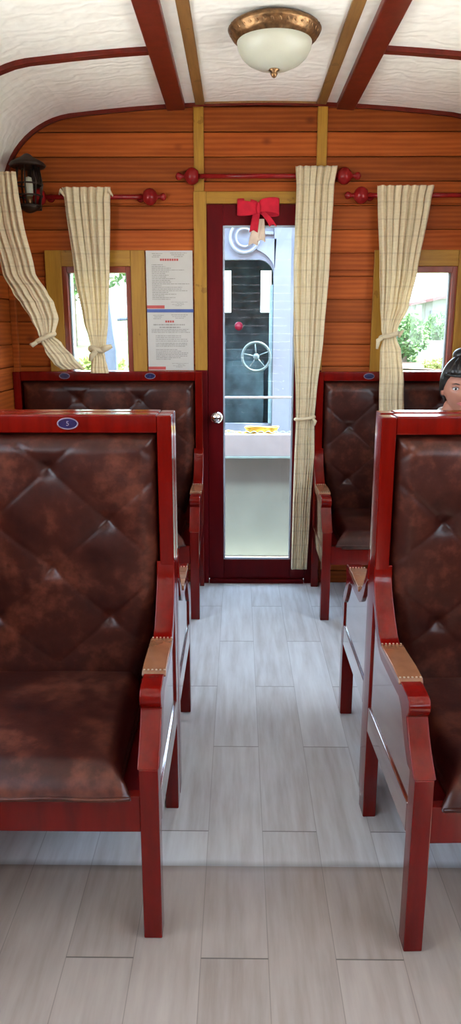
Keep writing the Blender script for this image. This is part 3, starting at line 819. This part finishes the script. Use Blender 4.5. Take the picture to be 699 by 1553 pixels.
ch = MB().tube([(-.10+.004*k, 4.292, .752 + .012*abs(math.sin(k*.095*PI))) for k in range(105)], .0025, 6)
under(ch, 'scalloped_wire', MAT['teal_light'], e, smooth=True)
# rope lying on top
rp = MB(); rnd = random.Random(3)
for q in range(8):
    P = []
    for k in range(26):
        a = 2*PI*k/26; P.append((.135+rnd.uniform(-.004, .004)+(.075+.006*q*.5)*math.cos(a), 4.318+.022*math.sin(a), .754+.0045*q+.003*math.sin(3*a+q)))
    rp.tube(P, .0045, 6, closed=True)
rp.tube([(.06, 4.31, .756), (.02, 4.31, .753), (-.02, 4.315, .758), (-.06, 4.31, .765), (-.09, 4.315, .757)], .005, 6)
tag(rp.build('rope_coil', MAT['rope'], smooth=True), 'coil of yellow rope lying on the low gate outside the door', 'rope')

cab = empty('locomotive_cab', (.08, 5.0, -1.1), 0, 'pale blue end of the next rail vehicle seen through the door, dark teal inside', 'rail vehicle')
cx0, cx1 = -.52, .62
fr = MB()
fr.box(cx0, -.22, 5.0, 5.04, -.6, 2.10).box(.225, .335, 4.985, 5.045, -.6, 2.10).box(.335, cx1, 5.01, 5.04, -.6, 2.10)
fr.box(-.22, .225, 5.0, 5.04, 1.775, 2.10).box(-.22, .225, 5.0, 5.04, -.6, .72)
# rounded upper right corner of the opening
pts = [(.225, 1.775), (.125, 1.775)] + [(.125 + .10*math.sin(R(a)), 1.675 + .10*math.cos(R(a))) for a in range(0, 91, 10)]
fr.prism(pts, 5.0, 5.04, 'y')
fr.prism([(-.02+.25*math.sin(R(a)), 1.70+.16*math.cos(R(a))) for a in range(0, 91, 10)] + [(.24, 1.90), (-.02, 1.90)], 4.985, 5.0, 'y')
under(fr, 'front_frame', MAT['cab_paint'], cab, bevel=.004)
under(MB().box(.200, .224, 4.995, 5.03, .72, 1.62), 'opening_edge', MAT['teal_light'], cab, bevel=.003)
under(MB().box(cx0, cx0+.03, 5.04, 5.7, -.6, 2.08).box(cx1-.03, cx1, 5.04, 5.7, -.6, 2.08).box(cx0, cx1, 5.04, 5.7, -.1, -.05).box(cx0, cx1, 5.04, 5.7, 2.04, 2.08), 'cab_shell', MAT['teal'], cab)
bw = MB()   # far wall with two windows open to the sky (y = 6.2)
ox = [(-.42, -.058), (.161, .238)]; oz0, oz1 = 1.46, 1.755
bw.box(cx0, cx1, 5.65, 5.68, -.1, oz0).box(cx0, cx1, 5.65, 5.68, oz1, 2.08)
bw.box(cx0, ox[0][0], 5.65, 5.68, oz0, oz1).box(ox[0][1], ox[1][0], 5.65, 5.68, oz0, oz1).box(ox[1][1], cx1, 5.65, 5.68, oz0, oz1)
under(bw, 'far_cab_wall', MAT['teal'], cab)
under(MB().box(-.42, -.058, 5.66, 5.664, oz0, oz1).box(.161, .238, 5.66, 5.664, oz0, oz1), 'far_window_pane', MAT['glass'], cab)
hw = MB(); wc = Vector((.115, 4.96, 1.165)); 
hw.tube([wc + Vector((.092*math.cos(a), 0, .092*math.sin(a))) for a in [2*PI*k/32 for k in range(32)]], .0085, 8, closed=True)
for k in range(5):
    a = 2*PI*k/5+.4; hw.tube([wc, wc+Vector((.09*math.cos(a), 0, .09*math.sin(a)))], .005, 6)
hw.ball(wc, .022, 14, (1, .6, 1)).tube([wc, wc+Vector((0, .3, 0))], .012, 8)
under(hw, 'hand_wheel', MAT['wheel'], cab, smooth=True)
under(MB().ball((.0, 5.25, 1.36), .03, 14), 'red_lens', MAT['signal_red'], cab, smooth=True)
dk = MB().box(-.40, .18, 5.35, 5.62, -.05, 1.12).box(-.3, .1, 5.40, 5.6, 1.12, 1.2).tube([(-.1, 5.3, 1.0), (-.1, 5.3, 1.3), (-.18, 5.28, 1.34)], .012, 8)
under(dk, 'control_desk', MAT['teal'], cab, bevel=.02)
hl = MB(); Mq = Matrix.Rotation(R(90), 4, 'X')
hl.lathe([(.001, 0), (.10, 0), (.10, .03), (.085, .035), (.08, .02), (.062, .02), (.06, .032), (.05, .034), (.045, .012), (.001, .01)], (.035, 5.0, 1.905), 40, Mq)
under(hl, 'round_headlamp', MAT['cab_paint'], cab, smooth=True)
under(MB().box(.11, .22, 4.982, 5.0, 1.925, 1.945).box(cx0, cx1, 4.97, 5.0, 1.985, 2.01), 'header_moulding', MAT['cab_paint'], cab, bevel=.003)

# ------------------------------------------------------------------ outside: landscape
def terr(x, y):
    t = max(0, min(1, (y-6)/6)); s = t*t*(3-2*t)
    return -1.15 + 1.87*s + .11*max(0, min(2, y-12)) + .03*max(0, y-14) + .08*noise.noise(Vector((x*.4, y*.4, 0)))*s
m = MB(); m.grid(lambda u, v: Vector((-40+80*u, -14+84*v, terr(-40+80*u, -14+84*v))), 140, 220)
struct(m.build('ground', MAT['ground'], smooth=True))
MAT['bounce_platform'] = simple('bounce_concrete', (.62, .59, .54), .85, var=.06, scale=3)
for nm, a, b in (('bounce_platform_left', -9, -1.45), ('bounce_platform_right', 1.65, 9.2)):  # unseen pale slabs, added to bounce daylight up to the ceiling
    struct(MB().box(a, b, -14, 4.6, -1.3, -.12).build(nm, MAT['bounce_platform'], bevel=.02))
def foliage(c, rad, n, size, rnd, sc=(1, 1, 1)):
    m = MB()
    for _ in range(n):
        d = Vector((rnd.gauss(0, 1), rnd.gauss(0, 1), rnd.gauss(0, 1))).normalized()
        r = rad*(.55 + .5*rnd.random())*(1+.25*noise.noise(d*2.3+Vector(c)))
        p = Vector(c) + Vector((d.x*sc[0], d.y*sc[1], d.z*sc[2]))*r
        a = Vector((rnd.gauss(0, 1), rnd.gauss(0, 1), rnd.gauss(0, 1))).normalized(); b = a.orthogonal().normalized()
        s = size*(.6+.8*rnd.random())
        v = [m.bm.verts.new(p+q) for q in (a*s, b*s*.5, -a*s, -b*s*.5)]; m.bm.faces.new(v)
    return m
def tree(x, y, h, rad, label, mat='leaf', n=3500, grp='trees outside the end windows', name='leafy_tree', size=.085, sc=(1, 1, 1.1)):
    z = terr(x, y); rnd = random.Random(int(x*31+y*7))
    e = empty(name, (x, y, z), 0, label, 'tree' if 'tree' in name else 'bush', grp)
    P = [(x, y, z-.1), (x+.05*h*.3, y, z+h*.4), (x-.03*h, y, z+h*.75)]
    m = MB().tube(P, [.06*rad+.03, .045*rad+.02, .02*rad+.01], 8)
    for k in range(5):
        a = k*1.3; m.tube([P[1], (x+rad*.5*math.cos(a), y+rad*.5*math.sin(a), z+h*.8)], [.03*rad, .01*rad], 6)
    under(m, 'trunk', MAT['bark'], e, smooth=True)
    o = foliage((x, y, z+h*.78), rad, n, size, rnd, sc).build('foliage', MAT[mat], e); o.matrix_parent_inverse = e.matrix_basis.inverted()
tree(-3.3, 15, 2.9, 1.2, 'leafy green tree seen in the left gap of the left end window')
tree(-2.0, 18.5, 3.6, 1.2, 'leafy green tree seen right of the knotted curtain in the left end window')
tree(-4.2, 22, 4.5, 2.0, 'tall pale tree farthest back behind the left end window', n=4200, size=.12)
tree(2.78, 12.7, .55, .36, 'green bush beside the curtain in the right end window', name='garden_bush', grp='bushes outside the end windows', n=1500, size=.045)
tree(3.75, 14.4, .42, .30, 'small leafy bush against the white house', name='garden_bush', grp='bushes outside the end windows', n=900, size=.04)
tree(3.25, 11.9, .10, .16, 'low yellow-green bush at the foot of the right end window view', 'leaf2', name='garden_bush', grp='bushes outside the end windows', n=900, size=.03, sc=(2.2, 1, .6))
tree(-2.2, 11.5, .12, .22, 'low yellow-green bush at the foot of the left end window view', 'leaf2', name='garden_bush', grp='bushes outside the end windows', n=900, size=.04, sc=(2.2, 1, .6))
m = MB(); m.grid(lambda u, v: Vector((1.8+4*u, 11.7+.9*v, terr(1.8+4*u, 11.7+.9*v)+.02)), 20, 10)
struct(m.build('earth_bank', MAT['earth'], smooth=True))
tag(MB().box(2.95, 6.5, 13.3, 13.42, .3, 1.13).build('garden_wall', MAT['wall_white'], bevel=.02), 'low white garden wall beyond the right end window', 'wall')
# house
e = empty('white_house', (5.6, 19, 1.0), 0, 'white house with pale sloping roof seen through the right end window', 'house')
under(MB().prism([(4.5, .7), (8.0, .7), (8.0, 2.68), (4.5, 1.94)], 18.5, 20.8, 'y'), 'house_wall', MAT['wall_white'], e)
rf = MB(); q = [(3.9, 18.2, 1.84), (8.2, 18.2, 2.76), (8.6, 21, 3.56), (4.40, 21, 2.135)]
A = [rf.bm.verts.new(v) for v in q]; B = [rf.bm.verts.new((v[0], v[1], v[2]+.05)) for v in q]
rf.bm.faces.new(A[::-1]); rf.bm.faces.new(B)
for k_ in range(4): rf.bm.faces.new([A[k_], A[(k_+1) % 4], B[(k_+1) % 4], B[k_]])
under(rf, 'sloping_roof', MAT['roof_white'], e)
under(MB().prism([(3.9, 1.82), (8.2, 2.74), (8.2, 2.81), (3.9, 1.89)], 18.16, 18.2, 'y'), 'roof_fascia', MAT['fascia'], e)
for x in (4.62, 5.4): under(MB().box(x, x+.40, 18.47, 18.5, 1.35, 1.75), 'house_window', MAT['dark_window'], e)
under(MB().box(4.22, 4.36, 18.3, 18.44, .7, 1.88), 'house_pillar', MAT['wall_white'], e)
# mast seen through left window
mz = -1.15
e = empty('signal_mast', (-1.20, 6.9, mz), 0, 'tapering blue-grey metal mast with a diagonal brace seen in the left end window', 'mast')
under(MB().prism([(-1.27, -1.15), (-1.115, -1.15), (-1.115, 1.15), (-1.135, 1.3), (-1.175, 1.78), (-1.19, 1.78), (-1.21, 1.3), (-1.255, 1.1)], 6.85, 6.95, 'y'), 'mast_post', MAT['mast'], e, bevel=.01)
under(MB().tube([(-1.21, 6.9, 1.10), (-1.32, 6.9, 1.28), (-1.36, 6.9, 1.36)], .015, 8).tube([(-1.10, 6.9, 1.42), (-.9, 6.9, 1.44)], .015, 8), 'brace', MAT['mast'], e, smooth=True)
under(MB().box(-1.24, -1.12, 6.84, 6.96, 1.78, 1.86), 'mast_cap', MAT['wall_white'], e, bevel=.01)
e = empty('white_fence_post', (-1.42, 6.2, mz), 0, 'white square post at the left edge of the left end window', 'post')
under(MB().box(-1.40, -1.335, 6.15, 6.22, -1.2, 1.95), 'post_shaft', MAT['wall_white'], e, bevel=.005)
under(MB().box(-1.41, -1.325, 6.14, 6.23, 1.05, 1.10), 'post_collar', MAT['mast'], e, bevel=.003)

# ------------------------------------------------------------------ person on the far right bench
def skin_mesh(verts, edges, radii, sub=2):
    me = bpy.data.meshes.new('t'); me.from_pydata(verts, edges, [])
    o = bpy.data.objects.new('t', me); COL.objects.link(o)
    o.modifiers.new('k', 'SKIN')
    bpy.context.view_layer.update()
    if not me.skin_vertices: me.skin_vertices.new() if hasattr(me.skin_vertices, 'new') else None
    bm = bmesh.new(); bm.from_mesh(me); lay = bm.verts.layers.skin.verify(); bm.verts.ensure_lookup_table()
    for i, v in enumerate(bm.verts):
        r = radii[i]; v[lay].radius = r if isinstance(r, tuple) else (r, r); v[lay].use_root = (i == 0)
    bm.to_mesh(me); bm.free()
    s = o.modifiers.new('s', 'SUBSURF'); s.levels = sub; s.render_levels = sub
    dg = bpy.context.evaluated_depsgraph_get(); r = bpy.data.meshes.new_from_object(o.evaluated_get(dg))
    bpy.data.objects.remove(o); bpy.data.meshes.remove(me); return r
PX, PY = .995, 3.48
def chain(pts): return pts
HC = Vector((PX+.015, PY-.075, 1.085))           # centre of the head
def person():
    e = empty('person', (PX, PY, 0), 0, 'dark-haired person in a cream shirt on the far right bench, cut by the photo edge', 'person')
    sh = .165
    V = [(PX, PY+.02, .545), (PX, PY+.03, .66), (PX, PY+.02, .80), (PX, PY-.00, .895), (PX, PY-.03, .965), (PX+.005, PY-.05, 1.04)]
    Rr = [(.15, .11), (.125, .10), (.14, .105), (.125, .085), (.052, .052), (.055, .055)]
    E = [(i, i+1) for i in range(5)]
    def add(par, pts, rs):
        for p, r in zip(pts, rs):
            V.append(p); Rr.append(r); E.append((par, len(V)-1)); par = len(V)-1
        return par
    for s in (-1, 1):
        add(3, [(PX+s*.10, PY, .905), (PX+s*sh, PY+.0, .885), (PX+s*.205, PY-.02, .65), (PX+s*.16, PY-.22, .625), (PX+s*.12, PY-.28, .615)], [.055, .052, .040, .028, .024])
        add(0, [(PX+s*.09, PY-.04, .535), (PX+s*.10, PY-.38, .525), (PX+s*.10, PY-.40, .28), (PX+s*.10, PY-.385, .085), (PX+s*.10, PY-.44, .035), (PX+s*.105, PY-.52, .028)], [.09, .062, .052, .036, .032, .026])
    body = skin_mesh(V, E, Rr)
    bm = bmesh.new(); bm.from_mesh(body)
    # hands: palm plus five fingers resting on the thighs
    for s in (-1, 1):
        pc = Vector((PX+s*.11, PY-.31, .612))
        bmesh.ops.create_uvsphere(bm, u_segments=16, v_segments=10, radius=1, matrix=Matrix.Translation(pc) @ Matrix.Diagonal((.040, .048, .015, 1)))
        mbt = MB(); mbt.bm.free(); mbt.bm = bm
        for k, ln in enumerate((.062, .072, .068, .052)):
            bx = pc.x + s*(-.027 + .018*k); y0 = pc.y - .035
            mbt.tube([(bx, y0+.02, .613), (bx+s*.003*k, y0-ln*.4, .617), (bx+s*.004*k, y0-ln*.75, .610), (bx+s*.004*k, y0-ln, .598)], [.0095, .0088, .008, .006], 8)
        mbt.tube([(pc.x-s*.022, pc.y+.015, .613), (pc.x-s*.048, pc.y-.01, .613), (pc.x-s*.058, pc.y-.038, .608)], [.012, .010, .007], 8)
    # head
    hb = bmesh.new(); bmesh.ops.create_uvsphere(hb, u_segments=64, v_segments=48, radius=1)
    def g(x, c, w): return math.exp(-((x-c)/w)**2)
    for v in hb.verts:
        x, y, z = v.co
        n = Vector((x*.076, y*.093, z*.112))
        if z < 0: n.x *= 1 - .30*(-z)**1.5; n.y *= 1 - .12*(-z)
        if y < 0:
            f = max(0, -y)**.7
            n.y += .012*f*(z < .3)*(.5)
            n.y -= .022*g(x, 0, .20)*g(z, -.18, .17)*f        # nose
            n.y -= .008*g(x, 0, .13)*g(z, .05, .2)*f
            n.y -= .006*g(x, 0, .35)*g(z, -.50, .09)*f        # mouth area
            n.y -= .010*g(x, 0, .30)*g(z, -.82, .15)          # chin
            for sx in (-1, 1):
                n.y += .010*g(x, sx*.42, .20)*g(z, .08, .12)*f   # eye sockets
                n.y -= .003*g(x, sx*.40, .25)*g(z, .26, .10)*f   # brows
                n.x += sx*.004*g(x, sx*.75, .25)*g(z, -.15, .25)*f # cheeks
        v.co = n
    for sx in (-1, 1):
        bmesh.ops.create_uvsphere(hb, u_segments=16, v_segments=10, radius=1, matrix=Matrix.Translation((sx*.077, .012, -.008)) @ Matrix.Rotation(R(sx*18), 4, 'Z') @ Matrix.Diagonal((.010, .019, .032, 1)))
    hm = bpy.data.meshes.new('h'); hb.to_mesh(hm); hb.free()
    HM = Matrix.Translation(HC) @ Matrix.Rotation(R(-10), 4, 'Z') @ Matrix.Rotation(R(6), 4, 'X')
    hm.transform(HM); bm.from_mesh(hm)
    me = bpy.data.meshes.new('person_body'); bm.to_mesh(me); bm.free(); me.materials.append(MAT['skin'])
    o = bpy.data.objects.new('body', me); COL.objects.link(o); o.parent = e; o.matrix_parent_inverse = e.matrix_basis.inverted()
    r = o.modifiers.new('r', 'REMESH'); r.mode = 'VOXEL'; r.voxel_size = .0042; r.use_smooth_shade = True
    def on(mb, name, mat, **kw):
        q = mb.build(name, mat, e, smooth=True, **kw); q.data.transform(HM); q.matrix_parent_inverse = e.matrix_basis.inverted(); return q
    for sx in (-1, 1):
        on(MB().ball((sx*.031, -.077, .010), .0115, 16, (1.15, 1, .75)), 'eye', MAT['eye_white'])
        on(MB().ball((sx*.031, -.0875, .010), .0052, 12, (1, .4, 1)), 'iris', MAT['iris'])
        on(MB().tube([(sx*.016, -.090, .029), (sx*.032, -.092, .034), (sx*.048, -.082, .029)], [.0016, .0026, .0012], 6), 'eyebrow', MAT['hair'])
        on(MB().tube([(sx*.017, -.086, .013), (sx*.031, -.0895, .0195), (sx*.046, -.080, .012)], [.0012, .0018, .0012], 6), 'eyelid', MAT['hair'])
    on(MB().tube([(-.023, -.086, -.055), (-.010, -.0945, -.0515), (0, -.0955, -.053), (.010, -.0945, -.0515), (.023, -.086, -.055)], [.0015, .004, .0038, .004, .0015], 8)
       .tube([(-.020, -.086, -.058), (0, -.0945, -.0610), (.020, -.086, -.058)], [.0015, .0045, .0015], 8), 'mouth', MAT['lips'])
    hr = MB()
    def hair(u, v):
        a = 2*PI*u; b = v*PI*.72
        d = Vector((math.sin(b)*math.sin(a), -math.sin(b)*math.cos(a), math.cos(b)))
        fr_ = max(0, -d.y)
        rr = 1.14 + .02*math.sin(a*23) + .015*math.sin(a*41)
        p = Vector((d.x*.080*rr, d.y*.096*rr, d.z*.115*rr + .012))
        lim = .078 if fr_ > .45 else (.078 - .20*(.45-fr_) if fr_ > .0 else -.012 - .065*min(1, d.y*2.5))
        if p.z < lim:
            k = (lim-p.z); p.z = lim - .02*(1-math.exp(-k*10)); p.x *= .93; p.y *= .93
        return p
    hr.grid(hair, 96, 30); hr.ball((0, .035, .140), .038, 20, (1.1, 1, .85))
    on(hr, 'hair', MAT['hair'], solid=.006)
    # shirt
    V2 = [(PX, PY+.02, .57), (PX, PY+.03, .66), (PX, PY+.02, .80), (PX, PY-.0, .895), (PX, PY-.028, .955)]
    R2 = [(.165, .125), (.142, .117), (.155, .120), (.142, .10), (.062, .060)]
    E2 = [(i, i+1) for i in range(4)]
    for s in (-1, 1):
        par = 3
        for p, r_ in zip([(PX+s*.10, PY, .908), (PX+s*sh, PY, .888), (PX+s*.205, PY-.02, .66), (PX+s*.185, PY-.12, .618)], [.066, .066, .054, .044]):
            V2.append(p); R2.append(r_); E2.append((par, len(V2)-1)); par = len(V2)-1
    sm = skin_mesh(V2, E2, R2); sm.materials.append(MAT['shirt'])
    so = bpy.data.objects.new('shirt', sm); COL.objects.link(so); so.parent = e; so.matrix_parent_inverse = e.matrix_basis.inverted()
    for p in sm.polygons: p.use_smooth = True
    col = MB().tube([(PX + .062*math.cos(a), PY-.032+.058*math.sin(a), .968 + .012*math.sin(a)) for a in [2*PI*k/24 for k in range(24)]], .013, 8, closed=True)
    under(col, 'collar', MAT['shirt'], e, smooth=True)
    V3 = [(PX, PY+.02, .555)]; R3 = [(.165, .105)]; E3 = []
    for s in (-1, 1):
        par = 0
        for p, r_ in zip([(PX+s*.09, PY-.04, .545), (PX+s*.10, PY-.38, .53), (PX+s*.10, PY-.40, .28), (PX+s*.10, PY-.388, .11)], [.10, .072, .062, .052]):
            V3.append(p); R3.append(r_); E3.append((par, len(V3)-1)); par = len(V3)-1
    tm = skin_mesh(V3, E3, R3); tm.materials.append(MAT['trousers'])
    to = bpy.data.objects.new('trousers', tm); COL.objects.link(to); to.parent = e; to.matrix_parent_inverse = e.matrix_basis.inverted()
    for p in tm.polygons: p.use_smooth = True
    for s in (-1, 1):
        under(MB().ball((PX+s*.103, PY-.455, .040), .05, 18, (.85, 2.2, .8)), 'shoe', MAT['shoe'], e, smooth=True)
person()

# ------------------------------------------------------------------ light
w = bpy.data.worlds.new('World'); SC.world = w; w.use_nodes = True
nt = w.node_tree; bg = nt.nodes['Background']
tc = nt.nodes.new('ShaderNodeTexCoord'); sep = nt.nodes.new('ShaderNodeSeparateXYZ'); rp_ = nt.nodes.new('ShaderNodeValToRGB')
nt.links.new(tc.outputs['Generated'], sep.inputs[0]); nt.links.new(sep.outputs[2], rp_.inputs[0]); nt.links.new(rp_.outputs[0], bg.inputs[0])
el = rp_.color_ramp.elements; el[0].position = 0; el[0].color = (.86, .93, 1, 1); el[1].position = .6; el[1].color = (.60, .76, 1, 1)
WS = 12.0
bg.inputs[1].default_value = WS
def portal(loc, rot, sx, sy):
    l = bpy.data.lights.new('sky_portal', 'AREA'); l.shape = 'RECTANGLE'; l.size = sx; l.size_y = sy; l.cycles.is_portal = True
    o = bpy.data.objects.new('sky_portal', l); COL.objects.link(o); o.location = loc; o.rotation_euler = rot
for a, b in SIDEW:
    portal((XL-.06, (a+b)/2, 1.515), (0, R(-90), 0), .78, b-a)
    portal((XR+.06, (a+b)/2, 1.515), (0, R(90), 0), .78, b-a)
portal((.1, YE+.06, .98), (R(-90), 0, 0), .36, 1.7)
portal((-.7, YE+.06, 1.37), (R(-90), 0, 0), .3, .5)
portal((.9, YE+.06, 1.37), (R(-90), 0, 0), .3, .5)

sl = bpy.data.lights.new('sun', 'SUN'); so_ = bpy.data.objects.new('sun', sl); COL.objects.link(so_)
sl.energy = 30; sl.angle = R(3); sl.color = (1, .94, .84)
so_.rotation_euler = Vector((.36, -.10, .93)).to_track_quat('Z', 'Y').to_euler()
# ------------------------------------------------------------------ camera
cam = bpy.data.cameras.new('camera'); co = bpy.data.objects.new('camera', cam); COL.objects.link(co); SC.camera = co
F_PX = 1120.0; cam.sensor_fit = 'VERTICAL'; cam.sensor_height = 36; cam.lens = 36*F_PX/1553; cam.clip_start = .02; cam.clip_end = 300
pitch = math.atan(279.5/F_PX); yaw = math.atan(12.5*math.cos(pitch)/F_PX)
co.location = (0, 0, 1.35); co.rotation_euler = (R(90)-pitch, 0, yaw)

SC.view_settings.view_transform = 'Standard'; SC.view_settings.look = 'None'; SC.view_settings.gamma = 1; SC.view_settings.use_curve_mapping = False
SC.view_settings.exposure = 0.32
SC.cycles.max_bounces = 12; SC.cycles.transparent_max_bounces = 16; SC.cycles.use_denoising = True
SC.cycles.caustics_reflective = False; SC.cycles.caustics_refractive = False
